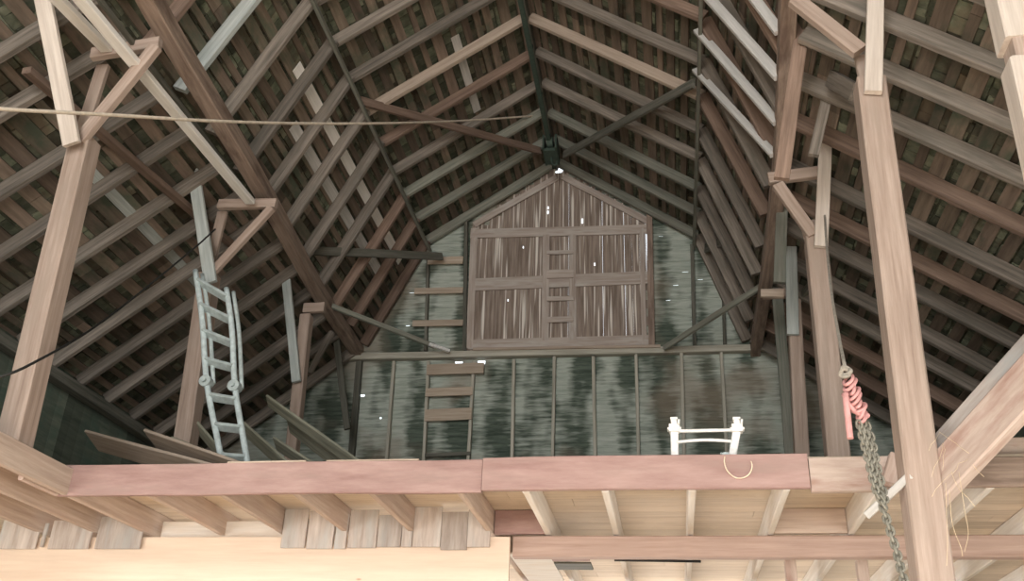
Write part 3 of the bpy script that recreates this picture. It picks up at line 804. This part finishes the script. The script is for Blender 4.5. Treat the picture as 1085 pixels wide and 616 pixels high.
# cream wire loop over the header face
bm = bmesh.new(); y = Y_H-.05
lp = [aty(*q) for q in ((768, 484, y), (767.5, 490, y), (770, 498, y), (776, 504.5, y), (783, 507, y), (791, 505, y), (796, 499, y), (796.5, 491, y), (792, 487, y+.06), (784, 486, y+.12))]
tube(bm, spline(lp, 6), .0048, 6)
tag(finish(bm, 'twine_loop', 'twine'), 'thin cream twine loop hanging over the reddish header', 'twine')

# ------------------------------------------------------------------ ropes, cable, chain hoist
bm = bmesh.new(); pts = []
for u, v, yy in ((-300, 88, 3.6), (-40, 111, 4.6), (0, 115.5, 4.8), (120, 122, 5.6), (230, 128.5, 6.6), (330, 131, 7.9), (420, 130.5, 9.3), (500, 127.5, 11.2), (576, 122, 12.6)): pts.append(aty(u, v, yy))
tube(bm, spline(pts, 6), .0155, 8)
tag(finish(bm, 'rope', 'rope'), 'long pale rope stretched from the left edge to the ridge', 'rope')
bm = bmesh.new(); tube(bm, spline([aty(-10, 403, 5.3), aty(35, 385, 5.55), aty(110, 340, 7.1), aty(200, 268, 8.2), aty(228, 243, 8.5)], 6), .010, 6)
tag(finish(bm, 'cable', 'wire'), 'thin black cable running from the left post to the middle left post', 'cable')
yy = 5.3
bm = bmesh.new(); tube(bm, spline([aty(873, 215, 8.7), aty(876, 262, 7.8), aty(881, 310, 6.7), aty(888, 352, 6.0), aty(895, 388, yy)], 8), .011, 8)
rp = [aty(895, 388, yy)]
# eye knot
for k in range(2):
    c = aty(896.5-k, 393+k*3, yy-.01); tube(bm, [c+Vector((math.cos(a)*.026, math.sin(a*2+k)*.012, math.sin(a)*.024)) for a in [i*math.pi/8 for i in range(16)]], .012, 8, True)
tag(finish(bm, 'hoist_rope', 'greyrope'), 'grey rope with end knot hanging beside the middle right post', 'rope')
# strap bundle
bm = bmesh.new()
random.seed(3)
cpts = [aty(u, v, yy) for u, v in ((898, 402), (902, 412), (906, 422), (909, 432), (914, 442))]
for k in range(9):
    c = aty(899+k*1.9, 403+k*4.9, yy-.01); rx = .026+.012*math.sin(k*2.3); ph = random.random()*3
    ring = [c+Vector((math.cos(a)*rx, math.sin(a)*.035, math.sin(a+ph*.3)*.030+math.cos(a)*.018)) for a in [i*math.pi/9 for i in range(18)]]
    tube(bm, ring, .0105, 6, True)
tube(bm, spline([aty(894, 418, yy), aty(899, 428, yy-.03), aty(906, 436, yy-.03), aty(916, 442, yy-.03), aty(920, 440, yy-.02)], 5), .014, 6)
sb = finish(bm, 'strap_bundle', 'strap'); tag(sb, 'tangled pink-red strap wound round the chain top', 'strap')
bm = bmesh.new(); tube(bm, spline([aty(896, 417, yy-.03), aty(897, 430, yy-.05), aty(899, 448, yy-.05), aty(901, 465, yy-.05)], 6), .018, 8)
tl_ = bmesh.ops.transform
t_ = finish(bm, 'strap_tail', 'strap', sb)
# chain
def link_mesh(l=.062, w=.040, r=.0085):
    bm = bmesh.new(); pts = []; s = (l-w)/2; R_ = w/2-r/2
    for i in range(6): a = -math.pi/2+math.pi*i/5; pts.append((s+R_*math.cos(a), R_*math.sin(a), 0))
    for i in range(6): a = math.pi/2+math.pi*i/5; pts.append((-s+R_*math.cos(a), R_*math.sin(a), 0))
    tube(bm, pts, r, 6, True); me = bpy.data.meshes.new('link'); bm.to_mesh(me); bm.free(); return me
LM = link_mesh()
def chain(path, parent=None, sc=1.0):
    bm = bmesh.new(); L = 0; P_ = path; step = .036*sc; acc = 0; k = 0
    for a, b in zip(P_, P_[1:]):
        d = (b-a).length; t = -acc
        while t+step <= d:
            t += step; p = a.lerp(b, t/d); m, _ = frame(p, p+(b-a), (0, 1, .2))
            tmp = bmesh.new(); tmp.from_mesh(LM)
            bmesh.ops.transform(tmp, matrix=m@Matrix.Rotation((k % 2)*math.pi/2+.5, 4, 'X')@Matrix.Scale(sc, 4), verts=tmp.verts)
            me = bpy.data.meshes.new('t'); tmp.to_mesh(me); tmp.free(); bm.from_mesh(me); bpy.data.meshes.remove(me); k += 1
        acc = d-t
    return bm
p1 = spline([aty(u, v, q) for u, v, q in ((912, 442, 5.3), (918, 462, 5.3), (924, 490, 5.28), (932, 525, 5.25), (941, 555, 5.2), (950, 585, 5.15), (961, 625, 5.05), (990, 700, 4.9))], 10)
p2 = spline([aty(u, v, q) for u, v, q in ((917, 446, 5.33), (924, 466, 5.33), (929, 490, 5.31), (936, 520, 5.3), (939, 534, 5.25))], 10)
ch = finish(chain(p1), 'chain', 'chain'); tag(ch, 'zinc hoist chain hanging from the pink strap past the loft edge', 'chain')
p3 = spline([aty(u, v, q) for u, v, q in ((909, 444, 5.27), (913, 462, 5.27), (920, 490, 5.25), (928, 520, 5.22), (937, 536, 5.2))], 10)
finish(chain(p2, sc=.9), 'doubled_strand', 'chain', ch); finish(chain(p3, sc=.9), 'doubled_strand', 'chain', ch)

# block stub and white stick by the chain
tag(timber('stub_block', aty(944, 514, 6.35), aty(952, 484, 6.35), .12, .09, 'headerpale', up=(0, 1, 0)), 'short upright block on the loft edge beside the chain', 'block')
tag(timber('white_stick', aty(918, 547, 6.25), aty(965, 504, 6.1), .03, .05, 'pale'), 'short white stick between chain and near right post', 'stick')
# straw wisps hanging from the diagonal brace
bm = bmesh.new()
random.seed(12)
for (u, v) in ((1008, 500), (1024, 484), (1000, 470), (996, 458)):
    for k in range(2):
        a = aty(u+random.uniform(-3, 3), v, 5.95); pts = [a]
        d = Vector((random.uniform(-.04, .05), -.02, -random.uniform(.03, .07)))
        for j in range(4): pts.append(pts[-1]+d+Vector((random.uniform(-.02, .02), 0, random.uniform(-.01, .01))))
        tube(bm, pts, .0013, 4)
for q in (((1006, 520), (1009, 555), (1018, 580), (1020, 590)), ((1016, 500), (1022, 540), (1026, 565), (1022, 585)), ((1002, 512), (1003, 545), (1004, 575), (1003, 600))):
    tube(bm, spline([aty(u, v, 5.95) for u, v in q], 5), .0016, 4)
tag(finish(bm, 'straw_wisps', 'straw'), 'thin straw and twine wisps hanging from the diagonal brace', 'straw', kind='stuff')

# ------------------------------------------------------------------ hay track and trolley under the ridge
tr = thing('hay_track', (RX, 9.0, RZ-.42), 'green-grey iron hay track hanging under the ridge', 'track')
bm = bmesh.new(); bm_box(bm, RX-.035, RX+.035, 9.0, 13.6, RZ-.45, RZ-.435); bm_box(bm, RX-.006, RX+.006, 9.0, 13.6, RZ-.435, RZ-.36); bm_box(bm, RX-.025, RX+.025, 9.0, 13.6, RZ-.36, RZ-.35)
finish(bm, 'rail', 'track', tr)
for yy in (9.6, 10.7, 11.8, 12.9, 13.5):
    bm = bmesh.new(); tube(bm, [(RX, yy, RZ-.36), (RX+.01, yy, RZ-.2)], .01); finish(bm, 'hanger', 'track', tr)
tc = thing('hay_carrier', tuple(aty(584, 160, 13.0)), 'rusty green hay carrier at the end of the ridge track', 'carrier')
c = Vector(tc.location)
bm = bmesh.new(); bm_box(bm, c.x-.12, c.x-.09, 12.75, 13.25, c.z-.12, c.z+.16); bm_box(bm, c.x+.09, c.x+.12, 12.75, 13.25, c.z-.12, c.z+.16); bm_box(bm, c.x-.09, c.x+.09, 12.8, 13.2, c.z-.14, c.z-.08)
finish(bm, 'carrier_frame', 'track', tc)
for yy in (12.85, 13.15):
    bm = bmesh.new(); bmesh.ops.create_cone(bm, cap_ends=True, segments=20, radius1=.09, radius2=.09, depth=.1, matrix=Matrix.Translation((c.x, yy, c.z+.06))@Matrix.Rotation(math.pi/2, 4, 'Y')); finish(bm, 'wheel', 'track', tc)
bm = bmesh.new(); tube(bm, spline([c+Vector((0, 0, -.12)), c+Vector((.02, 0, -.25)), c+Vector((.08, 0, -.3)), c+Vector((.1, 0, -.22))], 6), .018); finish(bm, 'hook', 'track', tc)

# pale grey roof boards showing on the left slope
A = Vector((KL[0], 0, KL[1])); Bq = Vector((PL[0], 0, PL[1])); Rr = Vector((RX, 0, RZ))
for i, (base, end, s, y0, y1, lb) in enumerate(((A, Bq, .30, 8.6, 13.6, 'upper one on the steep left roof'), (A, Bq, .52, 9.2, 13.2, 'lower one on the steep left roof'), (Rr, A, .42, 9.9, 11.6, 'one high on the upper left roof'))):
    p = base.lerp(end, s); d = (end-base).normalized(); n = Vector((-d.z, 0, d.x)); n = n if n.z > 0 else -n
    if i < 2: n = Vector((-abs(n.x), 0, abs(n.z))) if True else n
    q = p+n*-.006
    tag(timber('pale_roof_board', q+Vector((0, y0, 0)), q+Vector((0, y1, 0)), (.17, .17, .13)[i], .012, ('white', 'pale', 'pale')[i], up=n, wob=.001), f'pale grey roof board seen between rafters, {lb}', 'board')
p = on_lean(.38, 0, -.012)
tag(timber('pale_roof_board', p+Vector((0, 7.6, 0)), p+Vector((0, 10.4, 0)), .13, .012, 'bluepale', up=(-.6, 0, .8), wob=.001), 'pale grey roof board seen between rafters on the outer left roof', 'board')

# ------------------------------------------------------------------ light: sky, sun and back-door daylight, plus added fill lamps
W = bpy.data.worlds.new('sky'); S.world = W; W.use_nodes = True
bg = W.node_tree.nodes['Background']; bg.inputs['Color'].default_value = (.86, .93, 1, 1); bg.inputs['Strength'].default_value = 2.2
def area(name, loc, target, sx, sy, power, col):
    l = bpy.data.lights.new(name, 'AREA'); l.shape = 'RECTANGLE'; l.size = sx; l.size_y = sy; l.energy = power; l.color = col
    o = bpy.data.objects.new(name, l); COL.objects.link(o); o.location = loc
    o.rotation_euler = (Vector(target)-Vector(loc)).to_track_quat('-Z', 'Y').to_euler(); return o
area('daylight_back_door', (-1.6, YB+.15, 2.3), (-1.6, 7, 5.2), 7.0, 4.4, 470, (1, .965, .94))
area('fill_high_back', (-1.7, YB+.15, 6.5), (-1.7, 8, 7.6), 4.0, 2.5, 560, (1, 1, .98))  # added fill for roof and gable, at an invented high opening
area('fill_left', (EL[0]+.15, 2.3, 1.35), (-1, 5, 1.2), 4.2, 2.5, 160, (1, .96, .9))  # added fill at an unseen side opening, brightens the joist undersides
area('fill_right', (ER[0]-.15, 2.5, 1.35), (-1.5, 6, 1.2), 3.9, 2.5, 160, (1, .96, .9))  # matching added fill from the right side
area('fill_far_low', (-1.7, YG-.15, 1.35), (-1.7, 8, 1.0), 6.4, 2.5, 260, (1, .96, .9))  # added fill for the bays under the loft, out of view
sl = bpy.data.lights.new('sun', 'SUN'); sl.energy = 15; sl.angle = .02; sl.color = (1, .96, .9)
so = bpy.data.objects.new('sun', sl); COL.objects.link(so); so.rotation_euler = Vector((.12, .82, -.62)).to_track_quat('-Z', 'Y').to_euler()

S.view_settings.view_transform = 'Standard'; S.view_settings.look = 'None'; S.view_settings.gamma = 1
S.view_settings.use_curve_mapping = False; S.view_settings.exposure = .3
